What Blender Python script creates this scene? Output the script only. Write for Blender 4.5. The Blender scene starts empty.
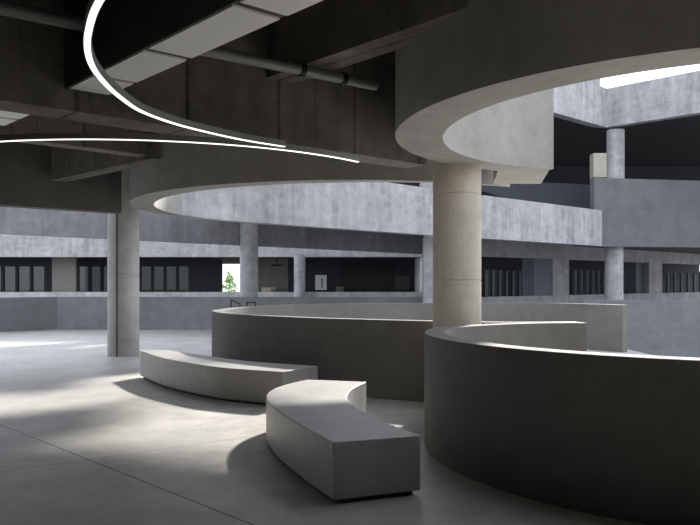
import bpy, bmesh, math, random
from mathutils import Vector
random.seed(7)
PI = math.pi
S = bpy.context.scene
COL = S.collection
F, HOR, EYE = 750.0, 282.0, 1.6          # focal length in pixels, horizon row, eye height
SOFFIT = 3.04

# ------------------------------------------------------------------ geometry helpers
def at(px, Y, z=0.0):                     # point on the ray through column px at depth Y
    return ((px - 350) / F * Y, Y, z)
def hz(py, Y):                            # height seen at row py at depth Y
    return EYE + (HOR - py) * Y / F
def on(px, py, h):                        # plan point of the pixel on the level plane at height h
    Y = F * (EYE - h) / (py - HOR)
    return ((px - 350) / F * Y, Y)
def add_prism(bm, poly, z0, z1):
    n = len(poly)
    f0 = (lambda i: z0[i]) if isinstance(z0, (list, tuple)) else (lambda i: z0)
    f1 = (lambda i: z1[i]) if isinstance(z1, (list, tuple)) else (lambda i: z1)
    lo = [bm.verts.new((p[0], p[1], f0(i))) for i, p in enumerate(poly)]
    hi = [bm.verts.new((p[0], p[1], f1(i))) for i, p in enumerate(poly)]
    for i in range(n):
        j = (i + 1) % n
        bm.faces.new((lo[i], lo[j], hi[j], hi[i]))
    bm.faces.new(hi); bm.faces.new(lo[::-1])
def add_box(bm, x0, x1, y0, y1, z0, z1):
    add_prism(bm, [(x0, y0), (x1, y0), (x1, y1), (x0, y1)], z0, z1)
def add_ribbon(bm, path, t, z0, z1):      # wall of thickness t to the left of the path, quads all along
    P = [Vector((p[0], p[1])) for p in path]
    N = []
    for i in range(len(P)):
        d = (P[min(i + 1, len(P) - 1)] - P[max(i - 1, 0)]).normalized()
        N.append(Vector((-d.y, d.x)))
    f = (lambda v, i: v[i] if isinstance(v, (list, tuple)) else v)
    rows = []
    for i, p in enumerate(P):
        q = p + N[i] * t
        rows.append([bm.verts.new((p.x, p.y, f(z0, i))), bm.verts.new((q.x, q.y, f(z0, i))),
                     bm.verts.new((q.x, q.y, f(z1, i))), bm.verts.new((p.x, p.y, f(z1, i)))])
    for a, b in zip(rows, rows[1:]):
        for k in range(4):
            l = (k + 1) % 4
            bm.faces.new((a[k], a[l], b[l], b[k]))
    bm.faces.new(rows[0][::-1]); bm.faces.new(rows[-1])
def add_tube(bm, pts, r, n=10, caps=True):
    P = [Vector(p) for p in pts]
    rings = []
    for i, p in enumerate(P):
        d = (P[min(i + 1, len(P) - 1)] - P[max(i - 1, 0)]).normalized()
        u = d.cross(Vector((0, 0, 1)))
        if u.length < 1e-4: u = Vector((1, 0, 0))
        u.normalize(); v = d.cross(u)
        rr = r[i] if isinstance(r, (list, tuple)) else r
        rings.append([bm.verts.new(p + (u * math.cos(2 * PI * k / n) + v * math.sin(2 * PI * k / n)) * rr) for k in range(n)])
    for a, b in zip(rings, rings[1:]):
        for k in range(n):
            bm.faces.new((a[k], a[(k + 1) % n], b[(k + 1) % n], b[k]))
    if caps:
        bm.faces.new(rings[0][::-1]); bm.faces.new(rings[-1])
def add_lathe(bm, prof, n=56):            # prof: (r, z) from bottom to top
    rings = [[bm.verts.new((r * math.cos(2 * PI * k / n), r * math.sin(2 * PI * k / n), z)) for k in range(n)] for r, z in prof]
    for a, b in zip(rings, rings[1:]):
        for k in range(n):
            bm.faces.new((a[k], a[(k + 1) % n], b[(k + 1) % n], b[k]))
    bm.faces.new(rings[0][::-1]); bm.faces.new(rings[-1])
def arc(c, r, a0, a1, n=64):
    return [(c[0] + r * math.cos(math.radians(a0 + (a1 - a0) * i / n)), c[1] + r * math.sin(math.radians(a0 + (a1 - a0) * i / n))) for i in range(n + 1)]
def smooth(pts, k=10):                    # Catmull-Rom through the points
    P = [Vector(p) for p in pts]; out = []
    P = [2 * P[0] - P[1]] + P + [2 * P[-1] - P[-2]]
    for i in range(1, len(P) - 2):
        a, b, c, d = P[i - 1:i + 3]
        for j in range(k):
            t = j / k
            out.append(.5 * ((2 * b) + (c - a) * t + (2 * a - 5 * b + 4 * c - d) * t * t + (3 * b - a - 3 * c + d) * t ** 3))
    out.append(P[-2])
    return [tuple(p) for p in out]
def obj(name, bm, mat, parent=None, loc=(0, 0, 0), smooth_angle=None, bevel=0):
    bmesh.ops.recalc_face_normals(bm, faces=bm.faces[:])
    me = bpy.data.meshes.new(name); bm.to_mesh(me); bm.free()
    me.materials.append(mat)
    o = bpy.data.objects.new(name, me); COL.objects.link(o)
    o.location = loc
    if parent: o.parent = parent
    if smooth_angle:
        for p in me.polygons: p.use_smooth = True
        me.set_sharp_from_angle(angle=math.radians(smooth_angle))
    if bevel:
        b = o.modifiers.new('bevel', 'BEVEL'); b.width = bevel; b.segments = 2; b.limit_method = 'ANGLE'; b.angle_limit = math.radians(40)
    return o
def tag(o, label, cat, group=None):
    o['label'] = label; o['category'] = cat
    if group: o['group'] = group
    return o
def thing(name, label, cat, loc=(0, 0, 0), group=None):
    o = bpy.data.objects.new(name, None); COL.objects.link(o); o.location = loc
    return tag(o, label, cat, group)
def struct(name, bm, m, parent=None):
    o = obj(name, bm, m, parent)
    if parent is None: o['kind'] = 'structure'
    return o
def box(x0, x1, y0, y1, z0, z1):
    bm = bmesh.new(); add_box(bm, x0, x1, y0, y1, z0, z1); return bm
def ring_wall(po, pi, z0, z1):
    bm = bmesh.new(); rows = [[bm.verts.new((*a, z0)), bm.verts.new((*b, z0)), bm.verts.new((*b, z1)), bm.verts.new((*a, z1))] for a, b in zip(po, pi)]
    for a, b in zip(rows, rows[1:]):
        for k in range(4): bm.faces.new((a[k], a[(k + 1) % 4], b[(k + 1) % 4], b[k]))
    bm.faces.new(rows[0][::-1]); bm.faces.new(rows[-1]); return bm
def prism(poly, z0, z1):
    bm = bmesh.new(); add_prism(bm, poly, z0, z1); return bm
def ribbon(path, t, z0, z1):
    bm = bmesh.new(); add_ribbon(bm, path, t, z0, z1); return bm

# ------------------------------------------------------------------ materials
def nt(name):
    m = bpy.data.materials.new(name); m.use_nodes = True
    t = m.node_tree; return m, t, t.nodes['Principled BSDF']
def plain(name, col, rough=.6, metal=0, emit=None, strength=0):
    m, t, b = nt(name)
    b.inputs['Base Color'].default_value = (*col, 1); b.inputs['Roughness'].default_value = rough; b.inputs['Metallic'].default_value = metal
    if emit:
        b.inputs['Emission Color'].default_value = (*emit, 1); b.inputs['Emission Strength'].default_value = strength
    return m
def concrete(name, col, streak=.25, blotch=.25, rough=.8, seam=None, bump=.15, stain=0.0, mottle=.16, spec=.3):
    """cast concrete: cloudy tone, vertical runs, fine grain, optional upright formwork joints every `seam` metres"""
    m, t, b = nt(name); N, L = t.nodes, t.links
    geo = N.new('ShaderNodeNewGeometry')
    def mapping(s):
        mp = N.new('ShaderNodeMapping'); mp.inputs['Scale'].default_value = s
        L.new(geo.outputs['Position'], mp.inputs['Vector']); return mp.outputs[0]
    def noise(vec, scale, detail=5, rough=.6):
        n = N.new('ShaderNodeTexNoise'); n.inputs['Scale'].default_value = scale; n.inputs['Detail'].default_value = detail
        n.inputs['Roughness'].default_value = rough; L.new(vec, n.inputs['Vector']); return n.outputs['Fac']
    def math_(op, a, c, clamp=False):
        n = N.new('ShaderNodeMath'); n.operation = op; n.use_clamp = clamp
        for i, v in enumerate((a, c)):
            if isinstance(v, (int, float)): n.inputs[i].default_value = v
            else: L.new(v, n.inputs[i])
        return n.outputs[0]
    n1 = noise(geo.outputs['Position'], .9, 6, .65)
    n2 = noise(mapping((3.2, 3.2, .30)), 1.0, 6, .72)
    n3 = noise(geo.outputs['Position'], 28, 4, .6)
    n4 = noise(mapping((1.3, 1.3, 3.2)), 1.6, 3, .5)
    v = math_('ADD', math_('MULTIPLY', math_('SUBTRACT', n1, .5), blotch * 2.6), math_('MULTIPLY', math_('SUBTRACT', n2, .5), streak * 2.4))
    v = math_('ADD', v, math_('MULTIPLY', math_('SUBTRACT', n3, .5), .22))
    v = math_('ADD', v, math_('MULTIPLY', math_('SUBTRACT', n4, .5), blotch))
    n6 = noise(geo.outputs['Position'], 4.5, 6, .7)
    v = math_('ADD', v, math_('MULTIPLY', math_('SUBTRACT', n6, .5), mottle * 2.6))
    v = math_('ADD', v, 1.0)
    if stain:                              # rust brown-black runs with a shape of their own
        n5 = noise(mapping((3.0, 3.0, .25)), 1.3, 5, .7)
        st = N.new('ShaderNodeMapRange'); L.new(n5, st.inputs[0]); st.inputs[1].default_value = .58; st.inputs[2].default_value = .72
        v = math_('SUBTRACT', v, math_('MULTIPLY', st.outputs[0], stain))
    if seam:
        sep = N.new('ShaderNodeSeparateXYZ'); L.new(geo.outputs['Position'], sep.inputs[0])
        along = math_('ADD', math_('MULTIPLY', sep.outputs['X'], .73), math_('MULTIPLY', sep.outputs['Y'], .68))
        fr = math_('FRACT', math_('DIVIDE', along, seam), 0)
        d = math_('ABSOLUTE', math_('SUBTRACT', fr, .5), 0)
        ln = math_('LESS_THAN', d, .022 / seam)
        wob = math_('MULTIPLY', ln, math_('ADD', noise(mapping((2, 2, 1.2)), 1.5), .1))
        v = math_('SUBTRACT', v, math_('MULTIPLY', wob, .75))
    v = math_('MAXIMUM', v, .15)
    mx = N.new('ShaderNodeVectorMath'); mx.operation = 'SCALE'; mx.inputs[0].default_value = col; L.new(v, mx.inputs['Scale'])
    L.new(mx.outputs[0], b.inputs['Base Color'])
    b.inputs['Roughness'].default_value = rough; b.inputs['Specular IOR Level'].default_value = spec
    bp = N.new('ShaderNodeBump'); bp.inputs['Strength'].default_value = bump; bp.inputs['Distance'].default_value = .02
    L.new(math_('ADD', n3, n1), bp.inputs['Height']); L.new(bp.outputs[0], b.inputs['Normal'])
    return m

M_near = concrete('warm_grey_concrete', (.15, .142, .128), .14, .2, .8)
M_ring = concrete('ring_concrete', (.17, .163, .15), .10, .2, .75)
M_soffitring = concrete('fascia_concrete', (.335, .325, .305), .16, .18, .8)
M_girder = concrete('girder_concrete', (.18, .166, .148), .36, .42, .85, seam=1.05, stain=.5, mottle=.34)
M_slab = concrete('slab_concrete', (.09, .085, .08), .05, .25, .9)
M_bench = concrete('bench_concrete', (.40, .39, .37), .05, .2, .42, spec=.5, mottle=.2)
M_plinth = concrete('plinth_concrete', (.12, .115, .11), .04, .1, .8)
M_column = concrete('beige_column_concrete', (.50, .455, .385), .24, .28, .75)
M_colgrey = concrete('grey_column_concrete', (.46, .445, .42), .18, .26, .75)
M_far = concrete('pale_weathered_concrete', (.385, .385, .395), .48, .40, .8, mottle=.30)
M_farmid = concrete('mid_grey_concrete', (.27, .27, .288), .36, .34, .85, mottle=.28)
M_parapet = concrete('parapet_concrete', (.21, .212, .22), .12, .22, .8)
M_slate = concrete('slate_concrete', (.115, .13, .155), .10, .16, .8)
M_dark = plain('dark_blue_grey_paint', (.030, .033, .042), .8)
M_black = plain('black_paint', (.008, .009, .010), .6)
M_inner = concrete('grey_inner_wall', (.20, .195, .18), .05, .15, .85)
M_steel = plain('dark_grey_steel', (.22, .22, .215), .5, .3)
M_conduit = plain('conduit_grey', (.06, .057, .052), .6)
M_blacksteel = plain('black_steel', (.012, .012, .014), .45, .5)
M_led = plain('warm_white_led', (.9, .9, .85), .5, 0, (1, .97, .90), 1.5)
M_lampgrey = plain('lamp_grey_metal', (.30, .30, .29), .5, .2)
M_white = plain('white_paint', (.82, .82, .82), .6)  # also used for the light painted under two ceiling beams
M_cream = plain('cream_panel', (.62, .58, .46), .6)
M_soil = concrete('lower_ground', (.18, .175, .17), .02, .2, .9)

def floor_material():
    m = concrete('power_floated_floor', (.48, .462, .43), .0, .34, .42, bump=.05, mottle=.26)
    t = m.node_tree; N, L = t.nodes, t.links; b = N['Principled BSDF']
    src = b.inputs['Base Color'].links[0].from_socket
    geo = N.new('ShaderNodeNewGeometry'); sep = N.new('ShaderNodeSeparateXYZ'); L.new(geo.outputs['Position'], sep.inputs[0])
    def mth(op, a, c):
        n = N.new('ShaderNodeMath'); n.operation = op
        for i, v in enumerate((a, c)):
            if isinstance(v, (int, float)): n.inputs[i].default_value = v
            else: L.new(v, n.inputs[i])
        return n.outputs[0]
    total = None
    def line(p, q, w, depth, every=None):
        nonlocal total
        d = Vector((q[0] - p[0], q[1] - p[1])).normalized(); n = (-d.y, d.x); c = n[0] * p[0] + n[1] * p[1]
        v = mth('SUBTRACT', mth('ADD', mth('MULTIPLY', sep.outputs['X'], n[0]), mth('MULTIPLY', sep.outputs['Y'], n[1])), c)
        if every:
            v = mth('SUBTRACT', mth('FRACT', mth('ADD', mth('DIVIDE', v, every), .5), 0), .5); v = mth('MULTIPLY', v, every)
        l = mth('MULTIPLY', mth('LESS_THAN', mth('ABSOLUTE', v, 0), w), depth)
        total = l if total is None else mth('MAXIMUM', total, l)
    line(on(0, 424.6, 0), on(249.6, 523.5, 0), .008, .85, 6.0)      # saw cuts of the slab
    line(on(0, 472, 0), on(261, 435, 0), .006, .6, 6.0)
    k = mth('SUBTRACT', 1.0, total)
    sc = N.new('ShaderNodeVectorMath'); sc.operation = 'SCALE'; L.new(src, sc.inputs[0]); L.new(k, sc.inputs['Scale'])
    L.new(sc.outputs[0], b.inputs['Base Color'])
    b.inputs['Specular IOR Level'].default_value = .5
    return m
M_floor = floor_material()

def glass_tint(name, tint):
    m = bpy.data.materials.new(name); m.use_nodes = True; t = m.node_tree; t.nodes.clear()
    out = t.nodes.new('ShaderNodeOutputMaterial'); mix = t.nodes.new('ShaderNodeMixShader'); mix.inputs[0].default_value = .04
    tr = t.nodes.new('ShaderNodeBsdfTransparent'); tr.inputs[0].default_value = (*tint, 1)
    gl = t.nodes.new('ShaderNodeBsdfGlossy'); gl.inputs['Roughness'].default_value = .08; gl.inputs['Color'].default_value = (.7, .75, .8, 1)
    t.links.new(tr.outputs[0], mix.inputs[1]); t.links.new(gl.outputs[0], mix.inputs[2]); t.links.new(mix.outputs[0], out.inputs[0])
    return m
M_glass = glass_tint('grey_tinted_glass', (.16, .17, .17))
M_glassgreen = glass_tint('green_tinted_glass', (.026, .034, .018))
M_glassdark = glass_tint('dark_tinted_glass', (.010, .011, .014))

# building grid: A runs away to the right, B runs away to the left
A = Vector((.73, .6834)).normalized(); B = Vector((-A.y, A.x))
def va(p, s, d=0): return (p[0] + A.x * s + B.x * d, p[1] + A.y * s + B.y * d)
def strip(p, s0, s1, d0, d1): return [va(p, s0, d0), va(p, s1, d0), va(p, s1, d1), va(p, s0, d1)]

# ------------------------------------------------------------------ setting
bm = bmesh.new(); add_prism(bm, [(-14, -8), (12, -8), (12, 8.2), (6.9, 10.2), (6.5, 19.6), (3.2, 25.3), (-14, 25.3)], -.35, 0); struct('floor', bm, M_floor)
bm = bmesh.new(); add_box(bm, -60, 70, -20, 110, -4.9, -4.6); struct('floor_lower', bm, M_soil)
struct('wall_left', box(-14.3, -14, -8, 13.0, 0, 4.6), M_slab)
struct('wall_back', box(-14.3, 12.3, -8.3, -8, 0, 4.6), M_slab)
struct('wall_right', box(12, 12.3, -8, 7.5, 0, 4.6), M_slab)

RC, RR_IN, RR_OUT = (3.29, 7.22), 2.50, 2.85          # ring overhead, near
MC, MR_IN, MR_OUT = (.05, 14.80), 3.86, 4.22
MI, MI_R = (.36, 14.95), 4.13          # ring overhead, middle
SL0, SL1 = 4.6, 4.75
e0 = on(0, 205, SOFFIT); e1 = on(110, 212, SOFFIT)     # edge beam of the covered zone
poly = [(-14.3, -8.3), (12.3, -8.3), (12.3, 7.22)]
poly += arc(RC, RR_OUT - .05, 0, -258, 80)
poly += arc(MC, MR_OUT - .05, -50, -180, 60)
poly += [(e1[0] + .95, e1[1] + 1.35), (e1[0] - .1, e1[1] + 1.0), va((e0[0] - .3, e0[1] + .3), -8)]
poly += [(-14.3, 7.0)]
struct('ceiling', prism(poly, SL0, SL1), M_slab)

# ------------------------------------------------------------------ overhead rings
o = tag(obj('ring_beam', ring_wall(arc(RC, RR_OUT, 0, -251, 110), arc((3.41, 7.2), 2.5, 0, -251, 110), SOFFIT, SL1), M_soffitring, smooth_angle=30),
        'large dark curved concrete ring beam overhead at upper right, above the near curved parapet', 'beam')
path = arc(MC, MR_OUT, -60, -196, 110)
band_arc = arc(MC, MR_OUT, -196, -229, 30)
line0 = band_arc[-1]
o = tag(obj('ring_beam', ring_wall(path, arc(MI, MI_R, -60, -196, 110), SOFFIT, SL1), M_soffitring, smooth_angle=30),
        'curved concrete ring beam round the middle ceiling opening, touching the left round column', 'beam')

tag(obj('beam_infill', prism([(1.92, 9.74), (2.36, 9.92), (2.56, 9.62), (2.80, 11.0), (2.10, 11.0)], SOFFIT, SL1), M_soffitring), 'concrete block joining the two ring beams, just right of the beige column top', 'beam')
# ------------------------------------------------------------------ girders and beams of the ceiling
g0 = on(0, 100, SOFFIT); g1 = on(440, 167, SOFFIT)
gd = Vector((g1[0] - g0[0], g1[1] - g0[1])).normalized(); gn = Vector((-gd.y, gd.x))
def ga(p, s, d=0): return (p[0] + gd.x * s + gn.x * d, p[1] + gd.y * s + gn.y * d)
GL = (Vector(g1) - Vector(g0)).length
tag(obj('concrete_girder', prism([ga(g0, -7), ga(g0, GL - .25), ga(g0, GL - .25, .38), ga(g0, -7, .38)], SOFFIT, SL0), M_girder),
    'deep stained concrete girder crossing the ceiling from upper left to the beige column', 'girder')
# secondary beams running towards the camera from the big girder
def cross_beam(px, py, w, length, z, label, lit_patches=False):
    """underside corner seen at (px, py) on the girder face"""
    zz = z
    p = on(px, py, zz)
    def q(s, d): return (p[0] - gn.x * s + gd.x * d, p[1] - gn.y * s + gd.y * d)
    t = thing('ceiling_beam', label, 'beam', (p[0], p[1], zz))
    m = prism([(q(s, d)[0] - p[0], q(s, d)[1] - p[1]) for s, d in ((-.05, 0), (length, 0), (length, w), (-.05, w))], 0, SL0 - zz)
    obj('beam_body', m, M_girder if not lit_patches else M_slab, t)
    if lit_patches:
        for s0, s1 in ((.02, .50), (.56, 1.36), (1.44, 2.5), (2.58, 3.8)):  # white pieces stand for light falling on the beam underside
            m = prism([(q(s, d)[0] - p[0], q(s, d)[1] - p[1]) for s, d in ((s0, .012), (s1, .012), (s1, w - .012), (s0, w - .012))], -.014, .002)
            obj('lit_soffit_patch', m, M_white, t)['label'] = 'pale patch painted for the light under the beam'
    return t
cross_beam(67, 87, .36, 5.5, 3.22, 'dark concrete beam, its lit underside painted as pale patches, crossing behind the glowing curved lamp', True)
cross_beam(269, 77, .34, 5.0, 3.68, 'dark concrete beam under the ceiling, right of the pale-patched beam, running to the ring beam')
# secondary girder behind, and the short beam to the edge beam
h0 = on(46, 142, 3.62); h1 = on(140, 154, 3.62)
hd = (Vector(h1) - Vector(h0)).normalized(); hn = Vector((-hd.y, hd.x))
def ha(s, d): return (h0[0] + hd.x * s + hn.x * d, h0[1] + hd.y * s + hn.y * d)
tag(obj('concrete_girder', prism([ha(-8, 0), ha(1.9, 0), ha(1.9, .3), ha(-8, .3)], 3.62, SL0), M_girder),
    'shallower concrete girder just behind the big girder at left, above the thin horizontal lamp', 'girder')
ed = (Vector(e1) - Vector(e0)).normalized(); en = Vector((-ed.y, ed.x))
def ea(s, d): return (e0[0] + ed.x * s + en.x * d, e0[1] + ed.y * s + en.y * d)
EL = (Vector(e1) - Vector(e0)).length
tag(obj('edge_beam', prism([ea(-8, 0), ea(EL + .25, 0), ea(EL + .25, .35), ea(-8, .35)], SOFFIT, SL0), M_near),
    'dark concrete edge beam at far left, ending on the left round column', 'beam')
k0 = on(58, 179, 3.55); k1 = on(140, 161, 3.55)
kd = (Vector(k1) - Vector(k0)).normalized(); kn = Vector((-kd.y, kd.x))
tag(obj('ceiling_beam', prism([(k0[0] - kd.x * .3, k0[1] - kd.y * .3), (k1[0] + kd.x * .42, k1[1] + kd.y * .42), (k1[0] + kd.x * .42 + kn.x * .3, k1[1] + kd.y * .42 + kn.y * .3), (k0[0] - kd.x * .3 + kn.x * .3, k0[1] - kd.y * .3 + kn.y * .3)], 3.55, SL0), M_girder),
    'short dark concrete beam between the edge beam and the middle ring beam, above the left column', 'beam')
# beam at the left edge behind the big girder, its lit underside painted pale
l0 = on(38, 110, 3.70)
t = thing('ceiling_beam', 'beam with lit underside painted pale at left picture edge, between big and shallow girders', 'beam', (l0[0], l0[1], 3.70))
lq = lambda s, d: (B.x * s - A.x * d, B.y * s - A.y * d)
for s0, s1 in ((-.5, .60), (.68, 1.15)):  # brightness of the lit underside put into white pieces
    obj('lit_soffit_patch', prism([lq(s0, .01), lq(s1, .01), lq(s1, .6), lq(s0, .6)], -.02, 0), M_white, t)['label'] = 'pale patch painted for the light under the beam'
obj('beam_body', prism([lq(-.6, 0), lq(1.2, 0), lq(1.2, .61), lq(-.6, .61)], 0, .9), M_slab, t)

# ------------------------------------------------------------------ service pipe
def pipe_pt(px, py, h): 
    p = on(px, py, h); return (p[0], p[1], h)
PH = 3.60
pa, pb = Vector(pipe_pt(205, 50, PH)), Vector(pipe_pt(374, 85, PH))
pd = (pb - pa).normalized()
t = thing('service_pipe', 'grey round service pipe hung along the big girder through the ceiling beams', 'pipe', tuple(pa))
bm = bmesh.new(); add_tube(bm, [-pd * 6, pb - pa], .052, 20); obj('pipe_run', bm, M_steel, t, smooth_angle=40)
bm = bmesh.new(); add_tube(bm, [pb - pa - pd * .02, pb - pa + pd * .03], .045, 20); obj('end_cap', bm, M_steel, t, smooth_angle=40)
for s in (-2.9, -1.75, 1.0, (pb - pa).length * .79):
    c = pd * s
    bm = bmesh.new(); add_tube(bm, [c - pd * .025, c + pd * .025], .066, 20)
    cl = obj('clamp', bm, M_blacksteel, t, smooth_angle=40)
    if s > 0: continue
    bm = bmesh.new(); add_box(bm, c.x - .012, c.x + .012, c.y - .012, c.y + .012, c.z + .05, SL0 - pa.z); obj('hanger', bm, M_blacksteel, cl)

# ------------------------------------------------------------------ curved lamps
def curved_lamp(c, r, a0, a1, label, cables, line=None):
    zb = 2.90
    t = thing('curved_pendant_lamp', label, 'lamp', (c[0], c[1], zb))
    pth = arc((0, 0), r, a0, a1, 120)
    sg = 1 if a1 > a0 else -1
    if line: pth = [(p[0] - c[0], p[1] - c[1]) for p in line]
    obj('housing', ribbon(pth, .042 * sg, .006, .060), M_lampgrey, t, smooth_angle=30)
    obj('diffuser', ribbon([(p[0] * (1 - .003 / r), p[1] * (1 - .003 / r)) for p in pth], .034 * sg, 0, .006), M_led, t, smooth_angle=30)['label'] = 'glowing white strip'
    for a in cables:
        x, y = r * math.cos(math.radians(a)), r * math.sin(math.radians(a))
        if line: x, y = pth[a]; x, y = x * .992, y * .992
        bm = bmesh.new(); add_tube(bm, [(x, y, .08), (x, y, SL0 - zb)], .003, 6); obj('suspension_cable', bm, M_blacksteel, t)
lamp_line = smooth([on(px, py, 2.9) for px, py in ((175, -72), (133, -42), (108, -17), (95.5, 0), (87, 20), (83.3, 45), (88.5, 66), (102, 84), (119, 99), (139, 112), (170, 123.5), (200, 131.5), (240, 140.3), (283, 147.3))], 8)
curved_lamp((1.09, 5.10), 2.74, 262, 129.5, 'long glowing curved lamp sweeping down from the top edge, in front of the pale-patched beam', (4, 40, 84), lamp_line)
curved_lamp((-2.43, 9.94), 3.11, 215, 324.5, 'thin glowing curved lamp lying nearly level, below the shallow girder and over the middle ring', (225, 262, 312))

# ------------------------------------------------------------------ round columns
def column(name_label, px, Y, dia, z0, z1, mat, joints, conduit=None):
    x = (px - 350) / F * Y
    t = thing('round_column', name_label, 'column', (x, Y, z0))
    r = dia / 2; prof = [(r, 0)]
    for j in sorted(joints):
        j -= z0
        prof += [(r, j - .012), (r - .008, j - .006), (r - .008, j + .006), (r, j + .012)]
    prof.append((r, z1 - z0))
    bm = bmesh.new(); add_lathe(bm, prof); obj('shaft', bm, mat, t, smooth_angle=35)
    if conduit:
        a = math.radians(conduit)
        bm = bmesh.new(); add_tube(bm, [((r + .005) * math.cos(a), (r + .005) * math.sin(a), 0), ((r + .005) * math.cos(a), (r + .005) * math.sin(a), z1 - z0)], .016, 10)
        obj('conduit', bm, M_conduit, t, smooth_angle=40)['label'] = 'thin dark vertical conduit'
    return t
column('thick beige concrete column between the two curved parapets, under the ring beams', 457, 9.35, .598, 0, SOFFIT, M_column, (.95, 1.62, 2.68))
column('pale grey round column at left with a dark vertical conduit, standing on the open floor', 123.5, 16.35, .67, 0, SL0, M_colgrey, (.35, .9, 1.25, 1.75, 2.25, 2.75), conduit=263)
column('grey round column beyond the middle curved parapet, right of the little tree', 249, 25.6, .62, 0, 4.3, M_far, (1.3, 2.2))
column('slim white round column of the far gallery, left of the white wall notice', 299.6, 41.2, .62, -.2, 3.1, M_far, ())
column('white round column under the tall blank band at right', 614, 31.2, .74, -1, 3.1, M_far, (1.3, 2.5))
column('white round column standing on the tall blank band, under the corner of the roof beams', 615.5, 31.4, .72, 5.72, 7.95, M_far, (6.6, 7.3))

# ------------------------------------------------------------------ curved parapets
PT = 1.1
near_path = [(2.90, 9.34), (2.60, 9.35), (2.3, 9.30), (1.85, 9.10), (1.5, 8.86), (1.18, 8.58)]
near_path = smooth(near_path, 6) + arc((3.48, 7.23), 2.75, 156, 360, 90)
t = thing('curved_parapet', 'near dark curved concrete parapet at lower right, ring shaped with a pale top edge', 'parapet', (3.48, 7.23, 0))
loc = lambda P, c: [(p[0] - c[0], p[1] - c[1]) for p in P]
obj('wall', ribbon(loc(near_path, (3.48, 7.23)), .20, .045, PT), M_ring, t, smooth_angle=30, bevel=.006)
obj('base', ribbon(loc(near_path, (3.48, 7.23)), .16, 0, .05), M_ring, t, smooth_angle=30)
mid_path = [(2.88, 9.36), (1.97, 9.27), (1.04, 9.59), (.26, 9.97), (-.65, 10.53), (-1.74, 11.6), (-2.33, 12.75), (-2.42, 13.7), (-2.2, 15.1), (-1.6, 16.4), (-.35, 17.4), (1.94, 18.0), (4.6, 18.1), (6.1, 16.5)]
mid_path = smooth([(p[0] * 1.04, p[1] * 1.04) for p in mid_path], 10)
t = thing('curved_parapet', 'middle curved concrete parapet behind the benches, enclosing the open well', 'parapet', (2.3, 13.8, 0))
obj('wall', ribbon(loc(mid_path, (2.3, 13.8)), -.2, 0, PT - .02), M_ring, t, smooth_angle=30, bevel=.006)
# straight parapets
lp = [on(-40, 333, 0), on(0, 332, 0), on(57, 329.6, 0), on(214, 330, 0), on(300, 330, 0), (3.2, 25.1)]
tag(obj('parapet', ribbon(lp, .2, 0, PT), M_parapet), 'plain grey parapet wall along the far floor edge, behind the left column', 'parapet')
tag(obj('parapet', ribbon([(6.2, 19.9), (12.2, 19.3)], .2, -2.5, PT + .02), M_parapet), 'plain grey parapet wall at the far right, seen over the near curved parapet', 'parapet')

# ------------------------------------------------------------------ benches
def bench(outer, inner, label):
    po = smooth(outer, 12); pi = smooth(inner, 12)
    c = (sum(p[0] for p in po) / len(po), sum(p[1] for p in po) / len(po))
    n = min(len(po), len(pi))
    def resample(P, n=48):
        L = [0]
        for a, b in zip(P, P[1:]): L.append(L[-1] + math.hypot(b[0] - a[0], b[1] - a[1]))
        out = []
        for i in range(n + 1):
            s = L[-1] * i / n; k = max(j for j in range(len(L)) if L[j] <= s + 1e-9); k = min(k, len(P) - 2)
            u = (s - L[k]) / (L[k + 1] - L[k]); out.append((P[k][0] + (P[k + 1][0] - P[k][0]) * u, P[k][1] + (P[k + 1][1] - P[k][1]) * u))
        return out
    po, pi = resample(po), resample(pi)
    def build(ins, z0, z1):
        bm = bmesh.new(); rows = []
        N = len(po) - 1
        for i in range(N + 1):
            a, b = Vector(po[i]), Vector(pi[i]); d = (b - a).normalized()
            a2, b2 = a + d * ins, b - d * ins
            tgt = (Vector(po[min(i + 1, N)]) - Vector(po[max(i - 1, 0)])).normalized()
            sh = tgt * (ins if i == 0 else -ins if i == N else 0)
            a2, b2 = a2 + sh - Vector(c), b2 + sh - Vector(c)
            rows.append([bm.verts.new((*a2, z0)), bm.verts.new((*b2, z0)), bm.verts.new((*b2, z1)), bm.verts.new((*a2, z1))])
        for a, b in zip(rows, rows[1:]):
            for k in range(4):
                l = (k + 1) % 4; bm.faces.new((a[k], a[l], b[l], b[k]))
        bm.faces.new(rows[0][::-1]); bm.faces.new(rows[-1])
        return bm
    t = thing('curved_bench', label, 'bench', (c[0], c[1], 0))
    obj('seat_block', build(0, .036, .45), M_bench, t, smooth_angle=30, bevel=.008)
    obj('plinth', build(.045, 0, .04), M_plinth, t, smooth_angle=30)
bench([(-.12, 5.37), (-.40, 6.03), (-.67, 6.78), (-.84, 7.51), (-.82, 8.09), (-.67, 8.53), (-.50, 8.85)],
      [(.53, 5.63), (.22, 6.33), (.03, 7.04), (-.03, 7.51), (.03, 8.09), (.19, 8.65)],
      'near curved concrete bench with square front end, in the centre of the floor')
bench([(-3.52, 12.57), (-2.76, 11.25), (-1.88, 10.22), (-1.34, 9.84), (-.86, 9.60)],
      [(-3.11, 12.72), (-2.14, 11.57), (-1.33, 10.80), (-.44, 10.28)],
      'far curved concrete bench behind the near one, in front of the middle curved parapet')

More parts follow.
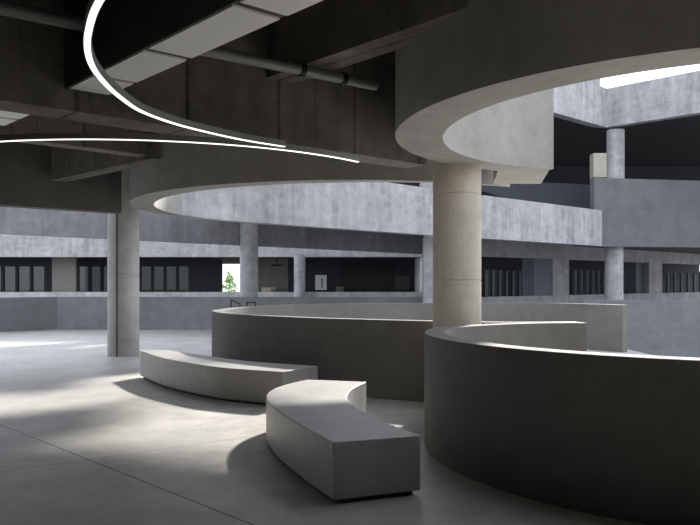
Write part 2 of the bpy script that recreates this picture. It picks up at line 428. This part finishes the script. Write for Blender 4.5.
# ------------------------------------------------------------------ deck and ramps beyond the middle opening
b0, b1 = on(430, 235, SOFFIT), on(602, 246.1, SOFFIT)
band = [line0] + [b0, b1]
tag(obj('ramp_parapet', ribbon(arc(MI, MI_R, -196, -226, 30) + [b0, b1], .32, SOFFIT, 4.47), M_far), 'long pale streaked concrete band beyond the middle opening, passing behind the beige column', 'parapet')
gr0, gr1 = on(0, 233.4, 2.86), on(424, 254, 2.86)
grd = (Vector(gr1) - Vector(gr0)).normalized()
gr00 = (gr0[0] - grd.x * 5, gr0[1] - grd.y * 5)
tag(obj('gallery_band', ribbon([gr00, gr0, gr1], .3, 2.86, 4.75), M_farmid), 'darker grey concrete band under and behind the pale band, resting on the grey column', 'parapet')
dkp = lambda p, d: (p[0] + B.x * d, p[1] + B.y * d)
dk = [(MC[0] + MR_OUT * math.cos(math.radians(150)), MC[1] + MR_OUT * math.sin(math.radians(150))), dkp(line0, .34), dkp(b0, .34), dkp(b1, .34), (12.8, 36.0), (gr1[0] + 1.0, gr1[1] + .3), gr1, (gr0[0] + grd.x * 8.5, gr0[1] + grd.y * 8.5)]
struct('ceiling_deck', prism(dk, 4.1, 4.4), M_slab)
px_, Y_ = 429.5, 24.4
x_ = (px_ - 350) / F * Y_
tag(obj('concrete_pier', box(x_ - .20, x_ + .24, Y_ - .0, Y_ + .32, 0, SOFFIT), M_far), 'narrow pale concrete pier just left of the beige column, under the pale band', 'pier')
tag(obj('concrete_pier', box(x_ - .2, x_ + .2, Y_ + .9, Y_ + 1.3, 4.0, 6.2), M_far), 'short pale pier rising above the pale band, just left of the beige column top', 'pier')

# ------------------------------------------------------------------ far gallery (faces the camera)
FY = 42.0
X = lambda px, Y=FY: (px - 350) / F * Y
bm = bmesh.new()
add_box(bm, X(-260), X(442), FY, FY + .3, hz(257, FY), 5.2)           # header
add_box(bm, X(-260), X(442), FY - .1, FY + .25, -2, hz(292, FY))       # sill wall
struct('wall_far', bm, M_far)
struct('floor_far_gallery', box(X(-260), X(442), FY + .25, FY + 7, -.5, -.2), M_inner)
struct('ceiling_far_gallery', box(X(-260), X(442), FY + .3, FY + 7, hz(257, FY) + .05, hz(257, FY) + .3), M_slab)
BY = 46.0
XB = lambda px: X(px, BY)
zt = hz(257, FY) + .05; zb = -.2
def back_panel(name, x0, x1, mat, Y=BY, lo=None, hi=None):
    struct(name, box(X(x0, Y), X(x1, Y), Y, Y + .25, zb if lo is None else lo, zt if hi is None else hi), mat)
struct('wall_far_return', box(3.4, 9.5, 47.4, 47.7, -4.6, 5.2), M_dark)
# inner back wall pieces between the windows
def window(name_label, x0, x1, Y, z0, z1, n, glass, group=None):
    t = thing('window', name_label, 'window', (X((x0 + x1) / 2, Y), Y, z0))
    w = X(x1, Y) - X(x0, Y); h = z1 - z0; c = .09
    bm = bmesh.new()
    add_box(bm, -w / 2, w / 2, -.06, .06, 0, c); add_box(bm, -w / 2, w / 2, -.06, .06, h - c, h)
    add_box(bm, -w / 2, -w / 2 + c, -.06, .06, c, h - c); add_box(bm, w / 2 - c, w / 2, -.06, .06, c, h - c)
    obj('frame', bm, M_black, t)
    for i in range(1, n):
        x = -w / 2 + w * i / n
        obj('mullion', box(x - .085, x + .085, -.09, .09, c, h - c), M_black, t)
    for i in range(n):
        xa, xb = -w / 2 + w * i / n, -w / 2 + w * (i + 1) / n
        obj('pane', box(xa + .05, xb - .05, -.008, .008, c, h - c), glass, t)
    return t
wz0, wz1 = hz(292, FY) - .9, hz(265, BY)
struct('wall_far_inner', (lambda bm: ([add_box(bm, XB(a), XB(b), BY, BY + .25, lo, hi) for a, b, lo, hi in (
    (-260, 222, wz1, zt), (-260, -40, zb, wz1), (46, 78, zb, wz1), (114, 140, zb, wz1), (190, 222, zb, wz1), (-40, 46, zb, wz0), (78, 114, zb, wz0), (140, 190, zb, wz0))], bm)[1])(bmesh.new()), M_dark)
window('window with pale panes in the far gallery at the left picture edge', -40, 46, BY + .12, wz0, wz1, 6, M_glass)
window('window with pale panes in the far gallery, seen just left of the left column', 78, 114, BY + .12, wz0, wz1, 3, M_glass)
window('dark greenish window in the far gallery, seen just right of the left column', 140, 190, BY + .12, wz0, wz1, 4, M_glassgreen)
tag(obj('wall_pier', box(X(52, 43.2), X(76, 43.2), 43.2, 43.6, zb, zt), M_inner), 'plain grey wall panel in the far gallery between two pale windows', 'panel')
# opening with the tree and grey inner wall to the right
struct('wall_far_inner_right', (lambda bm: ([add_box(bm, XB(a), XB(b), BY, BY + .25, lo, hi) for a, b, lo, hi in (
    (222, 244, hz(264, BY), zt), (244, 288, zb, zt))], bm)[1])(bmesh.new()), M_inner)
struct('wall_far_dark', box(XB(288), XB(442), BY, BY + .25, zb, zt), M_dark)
struct('wall_far_end', box(X(421), X(424), FY + .1, BY, zb, zt), M_white)
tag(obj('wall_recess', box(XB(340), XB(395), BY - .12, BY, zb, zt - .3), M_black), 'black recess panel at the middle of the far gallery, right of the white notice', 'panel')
nt_ = thing('wall_notice', 'white notice with dark frame on dark far gallery wall, right of slim white column', 'notice', (XB(321), BY - .05, hz(290, BY)))
h_ = hz(275, BY) - hz(290, BY)
obj('frame', box(-.44, .44, -.03, .03, -.06, h_ + .06), M_black, nt_); obj('sheet', box(-.35, .35, -.05, -.03, 0, h_), M_white, nt_)
obj('picture', box(.02, .12, -.056, -.05, .15, h_ - .2), M_inner, nt_)
sc_ = thing('wall_screen', 'dark framed screen on the far gallery wall, close to the beige column', 'screen', (XB(402), BY - .05, hz(290, BY)))
obj('frame', box(-.56, .56, -.04, .04, -.05, h_ + .05), M_black, sc_); obj('panel', box(-.48, .48, -.055, -.04, .04, h_ - .04), plain('dark_screen', (.045, .043, .043), .35), sc_)
cb = thing('cabinet', 'low cream cabinet against the grey far gallery wall, left of slim white column', 'cabinet', (X(269, 45.2), 45.2, -.2))
obj('body', box(-.42, .42, -.25, .25, 0, hz(287.5, 45.2) + .2), M_cream, cb, bevel=.01); obj('door', box(.14, .40, -.27, -.25, .1, hz(288.5, 45.2) + .2), M_inner, cb)
tag(obj('equipment_box', box(X(336, 45.4), X(343.5, 45.4), 45.1, 45.5, -.2, hz(286.5, 45.4)), M_inner), 'small grey box standing below the black recess of the far gallery', 'box')
lamp = thing('ceiling_fixture', 'black spotlight bar under the far gallery ceiling, above the cream cabinet', 'light fixture', (X(277, 44.5), 44.5, hz(266, 44.5)))
obj('bar', box(-.35, .35, -.06, .06, 0, .09), M_blacksteel, lamp); obj('stem', box(-.03, .03, -.03, .03, .09, zt - hz(266, 44.5)), M_blacksteel, lamp)

# tree outside
def tree(px, Y, z0, ztop, spread, label):
    x = (px - 350) / F * Y
    t = thing('tree', label, 'tree', (x, Y, z0)); h = ztop - z0
    bm = bmesh.new(); add_tube(bm, [(0, 0, 0), (.03, .02, h * .5), (.0, 0, h * .9)], [.09, .06, .02], 8); obj('trunk', bm, plain('bark', (.10, .07, .045), .9), t)
    bm = bmesh.new()
    for i in range(900):
        u = random.random() ** .7; zc = h * (.38 + .62 * (1 - u)) ; rad = spread * (u ** .7) * random.random() ** .5
        a = random.random() * 2 * PI; c = Vector((rad * math.cos(a), rad * math.sin(a), zc + random.uniform(-.1, .1)))
        d1 = Vector((random.gauss(0, 1), random.gauss(0, 1), random.gauss(0, .6))).normalized() * .16
        d2 = d1.cross(Vector((random.gauss(0, 1), random.gauss(0, 1), random.gauss(0, 1)))).normalized() * .08
        vs = [bm.verts.new(c - d1), bm.verts.new(c + d2), bm.verts.new(c + d1), bm.verts.new(c - d2)]
        bm.faces.new(vs)
    obj('foliage', bm, plain('leaf_green', (.40, .54, .24), .7), t)
tree(229.5, 58, -4.6, hz(271.5, 58), 1.3, 'small green tree outside, seen through the bright opening of the far gallery')

# handrail behind the middle parapet
t = thing('handrail', 'thin black handrail just behind the left tip of the middle curved parapet', 'handrail', (*at(247, 21.5)[:2], 0))
bx = lambda px, py: Vector((X(px, 21.5) - X(247, 21.5), 0, hz(py, 21.5)))
bm = bmesh.new(); add_tube(bm, [bx(230, 299.5), bx(240, 304)], .016, 8); obj('sloping_rail', bm, M_blacksteel, t)
bm = bmesh.new(); add_tube(bm, [bx(246, 302.5), bx(256, 302.5)], .016, 8); obj('top_rail', bm, M_blacksteel, t)
for p in (231, 240, 247, 255.5):
    v = bx(p, 302.5 if p > 241 else (300 if p < 235 else 304)); bm = bmesh.new(); add_tube(bm, [(v.x, 0, 0), tuple(v)], .018, 8); obj('post', bm, M_blacksteel, t)

# ------------------------------------------------------------------ right hand gallery under the pale band
rp = Vector((5.4, 30.6))                                            # facade line, runs along A
def rhit(px, d=0):
    k = (px - 350) / F
    o = Vector((rp.x + B.x * d, rp.y + B.y * d))
    s = (k * o.y - o.x) / (A.x - k * A.y); return s
RS = lambda s0, s1, d0, d1: strip(rp, s0, s1, d0, d1)
def rz(px, py, d=0):
    s = rhit(px, d); Y = rp.y + A.y * s + B.y * d; return hz(py, Y)
head = rz(482, 256.3); sill = rz(482, 297)
bm = bmesh.new()
add_prism(bm, RS(rhit(474), 34, 0, .35), head, 4.1)
add_prism(bm, RS(rhit(474), 34, -.05, .3), -2, sill)
struct('wall_right_gallery', bm, M_farmid)
struct('ceiling_right_gallery', prism([va(rp, rhit(478, .35), .35), va(rp, 34, .35), va(rp, 34, 8), va(rp, rhit(474, 8), 8)], head + .3, head + .5), M_slab)
struct('floor_right_gallery', prism([va(rp, rhit(478, .3), .3), va(rp, 34, .3), va(rp, 34, 8), va(rp, rhit(474, 8), 8)], -.5, -.3), M_inner)
struct('wall_right_gallery_back', prism(RS(rhit(478, 5), 34, 5, 5.3), -.3, head + .3), M_dark)
for i, (x0, x1, d0, d1, lab) in enumerate(((534, 553, .05, 3.2, 'dark grey pier of the right gallery, the one nearest the beige column'),
                                        (553.5, 570, -.03, .5, 'grey pier of the right gallery, left of the white round column'),
                                        (650, 663, -.03, .5, 'grey pier of the right gallery, right of the white round column'),
                                        (636, 649, .4, 4.0, 'dark side wall of the right gallery, behind the grey pier'))):
    tag(obj('gallery_pier', prism(RS(rhit(x0, d0), rhit(x1, d0), max(d0, .02), min(d1, d0 + .6)), sill, head), M_farmid if i in (1, 2) else M_slate), lab, 'pier')
def right_screen(x0, x1, n, lab):
    d = 2.2; s0, s1 = rhit(x0, d), rhit(x1, d); p = va(rp, s0, d)
    t = thing('louvre_screen', lab, 'screen wall', (p[0], p[1], -.3))
    hh = head - .35
    q = lambda s, dd: (A.x * s + B.x * dd, A.y * s + B.y * dd)
    obj('top_rail', prism([q(0, -.05), q(s1 - s0, -.05), q(s1 - s0, .05), q(0, .05)], hh + .15, hh + .3), M_dark, t)
    for i in range(n):
        s = (s1 - s0) * (i + .5) / n
        obj('slat', prism([q(s - .10, -.06), q(s + .10, -.06), q(s + .10, .06), q(s - .10, .06)], 0, hh + .2), M_slate, t)
right_screen(484, 531, 7, 'dark upright slat screen in the right gallery, next to the beige column')
right_screen(572, 606, 6, 'dark upright slat screen in the right gallery, left of the white round column')
right_screen(622, 640, 4, 'dark upright slat screen in the right gallery, right of the white round column')
right_screen(664, 715, 8, 'dark upright slat screen in the right gallery, at the right picture edge')

# tall blank band at right, and the upper gallery behind it
r0, r1, r2, r3 = on(594.5, 246.3, SOFFIT), on(607, 246.5, SOFFIT), on(700, 247.4, SOFFIT), on(830, 249, SOFFIT)
tag(obj('gallery_parapet', ribbon([r0, r1, r2, r3], .3, SOFFIT, hz(178, 30.4)), concrete('blank_band_concrete', (.155, .158, .165), .10, .22, .8)), 'tall blank grey concrete band at right, below the standing white column', 'parapet')
struct('ceiling_right_band', prism([(r0[0] + .1, r0[1] + .35), (r3[0], r3[1] + .35), (26, 46), (12, 46)], SOFFIT + .25, SOFFIT + .55), M_slab)
SY = 34.0
tag(obj('ramp_parapet', prism([at(440, SY)[:2], at(604, SY)[:2], (at(604, SY)[0], SY + .3), (at(440, SY)[0], SY + .3)],
    [hz(178, SY), hz(228, SY), hz(228, SY), hz(178, SY)], [hz(183.5, SY) + .3, hz(185.5, SY), hz(185.5, SY), hz(183.5, SY) + .3]), M_slate), 'dark slate ramp parapet sloping above the pale band, right of the beige column', 'parapet')
struct('wall_upper_back', box(-3, 34, 44, 44.3, 4.9, 12), M_dark)
corner = Vector(((607 - 350) / F * 31.2, 31.2))
zb_, zt_ = hz(127, 31.2), hz(88.5, 31.2)
Bn = Vector((.7, -.714))                                             # right beam comes towards the camera
lend = corner - A * 9.5; rend = corner + Bn * 9.0
def beam2(p, q, w, z0, z1, inward):
    n = Vector(inward) * w
    return prism([tuple(p), tuple(q), tuple(q + n), tuple(p + n)], z0, z1)
tag(obj('roof_beam', beam2(corner, rend, .4, zb_, zt_, (.714, .7)), M_far), 'pale concrete roof beam at top right with open white sky above it', 'beam')
tag(obj('roof_beam', beam2(lend, corner - A * .55, .4, zb_ - .02, zt_ + .7, B), M_far), 'pale concrete roof beam at upper right, left of the standing column', 'beam')
bm = bmesh.new(); add_prism(bm, [tuple(corner - A * .55), tuple(corner), tuple(corner + Vector((.714, .7)) * .4), tuple(corner - A * .55 + B * .4)], zb_ - .02, zt_)
tag(obj('beam_corner', bm, M_far), 'concrete corner block where the two pale roof beams meet above the column', 'beam')
struct('ceiling_roof', prism([tuple(lend + B * .4), tuple(corner + Vector((0, .45))), tuple(rend + Vector((.3, .3))), (30, 30), (34, 44.3), (2, 44.3)], zb_ + .35, zb_ + .6), M_dark)
tag(obj('beam_stub', box(X(592, 31.6), X(607, 31.6), 31.4, 31.9, hz(177.5, 31.5), hz(153.5, 31.5)), concrete('buff_concrete', (.50, .47, .40), .1, .1)), 'square buff concrete block fixed to the left of the standing white column', 'block')

# added slabs out of view, cut to throw shade strips on the floor
sun_v = (.62, 1.45)
UH = 7.0
sh = lambda P: [(p[0] + sun_v[0] * UH, p[1] + sun_v[1] * UH) for p in P]
bm = bmesh.new()
add_prism(bm, sh([(-7.0, 6.6), (-4.0, 7.1), (-3.15, 7.79), (-2.45, 8.4), (-3.2, 9.9), (-4.2, 9.02), (-7.0, 6.6 + 2.0)]), UH, UH + .25)
add_prism(bm, sh([(-14, 11.0), (-5.1, 10.9), (-4.0, 11.2), (-4.4, 12.6), (-4.6, 17.0), (-4.4, 18.2), (-14, 18.9)]), UH, UH + .25)
add_prism(bm, sh([(-14, 20.7), (-8.0, 20.2), (-2.2, 20.6), (-2.2, 26), (-14, 26)]), UH, UH + .25)
add_prism(bm, sh([(-7.0, 6.5), (-7.0, 4.6), (-.6, 5.2), (-.94, 6.82), (-3.1, 7.74), (-3.95, 7.05)]), UH, UH + .25)
struct('added_sun_blockers', bm, M_slab)
# ------------------------------------------------------------------ light
w = bpy.data.worlds.new('sky'); S.world = w; w.use_nodes = True
bg = w.node_tree.nodes['Background']
tc = w.node_tree.nodes.new('ShaderNodeTexCoord'); sp = w.node_tree.nodes.new('ShaderNodeSeparateXYZ'); rmp = w.node_tree.nodes.new('ShaderNodeValToRGB')
w.node_tree.links.new(tc.outputs['Generated'], sp.inputs[0]); w.node_tree.links.new(sp.outputs['Z'], rmp.inputs[0]); w.node_tree.links.new(rmp.outputs[0], bg.inputs[0])
rmp.color_ramp.elements[0].color = (.90, .94, 1.0, 1); rmp.color_ramp.elements[1].color = (.76, .84, 1.0, 1)
bg.inputs[1].default_value = 2.1
sd = bpy.data.lights.new('sun', 'SUN'); sd.energy = 9.5; sd.angle = math.radians(3.2); sd.color = (1, .96, .90)
so = bpy.data.objects.new('sun', sd); COL.objects.link(so); so.location = (8, 30, 25)
so.rotation_euler = Vector((-.62, -1.45, -1.0)).to_track_quat('-Z', 'Y').to_euler()

# ------------------------------------------------------------------ camera
cd = bpy.data.cameras.new('camera'); cam = bpy.data.objects.new('camera', cd); COL.objects.link(cam)
cam.location = (0, 0, EYE); cam.rotation_euler = (PI / 2, 0, 0)
cd.sensor_width = 36; cd.lens = 36 * F / 700; cd.shift_y = (HOR - 262.5) / 700; cd.clip_end = 500
S.camera = cam
S.view_settings.view_transform = 'Standard'; S.view_settings.look = 'None'; S.view_settings.gamma = 1; S.view_settings.use_curve_mapping = False
S.view_settings.exposure = 0.0
S.cycles.max_bounces = 8; S.cycles.diffuse_bounces = 6; S.cycles.use_denoising = True; S.cycles.sample_clamp_indirect = 4.0
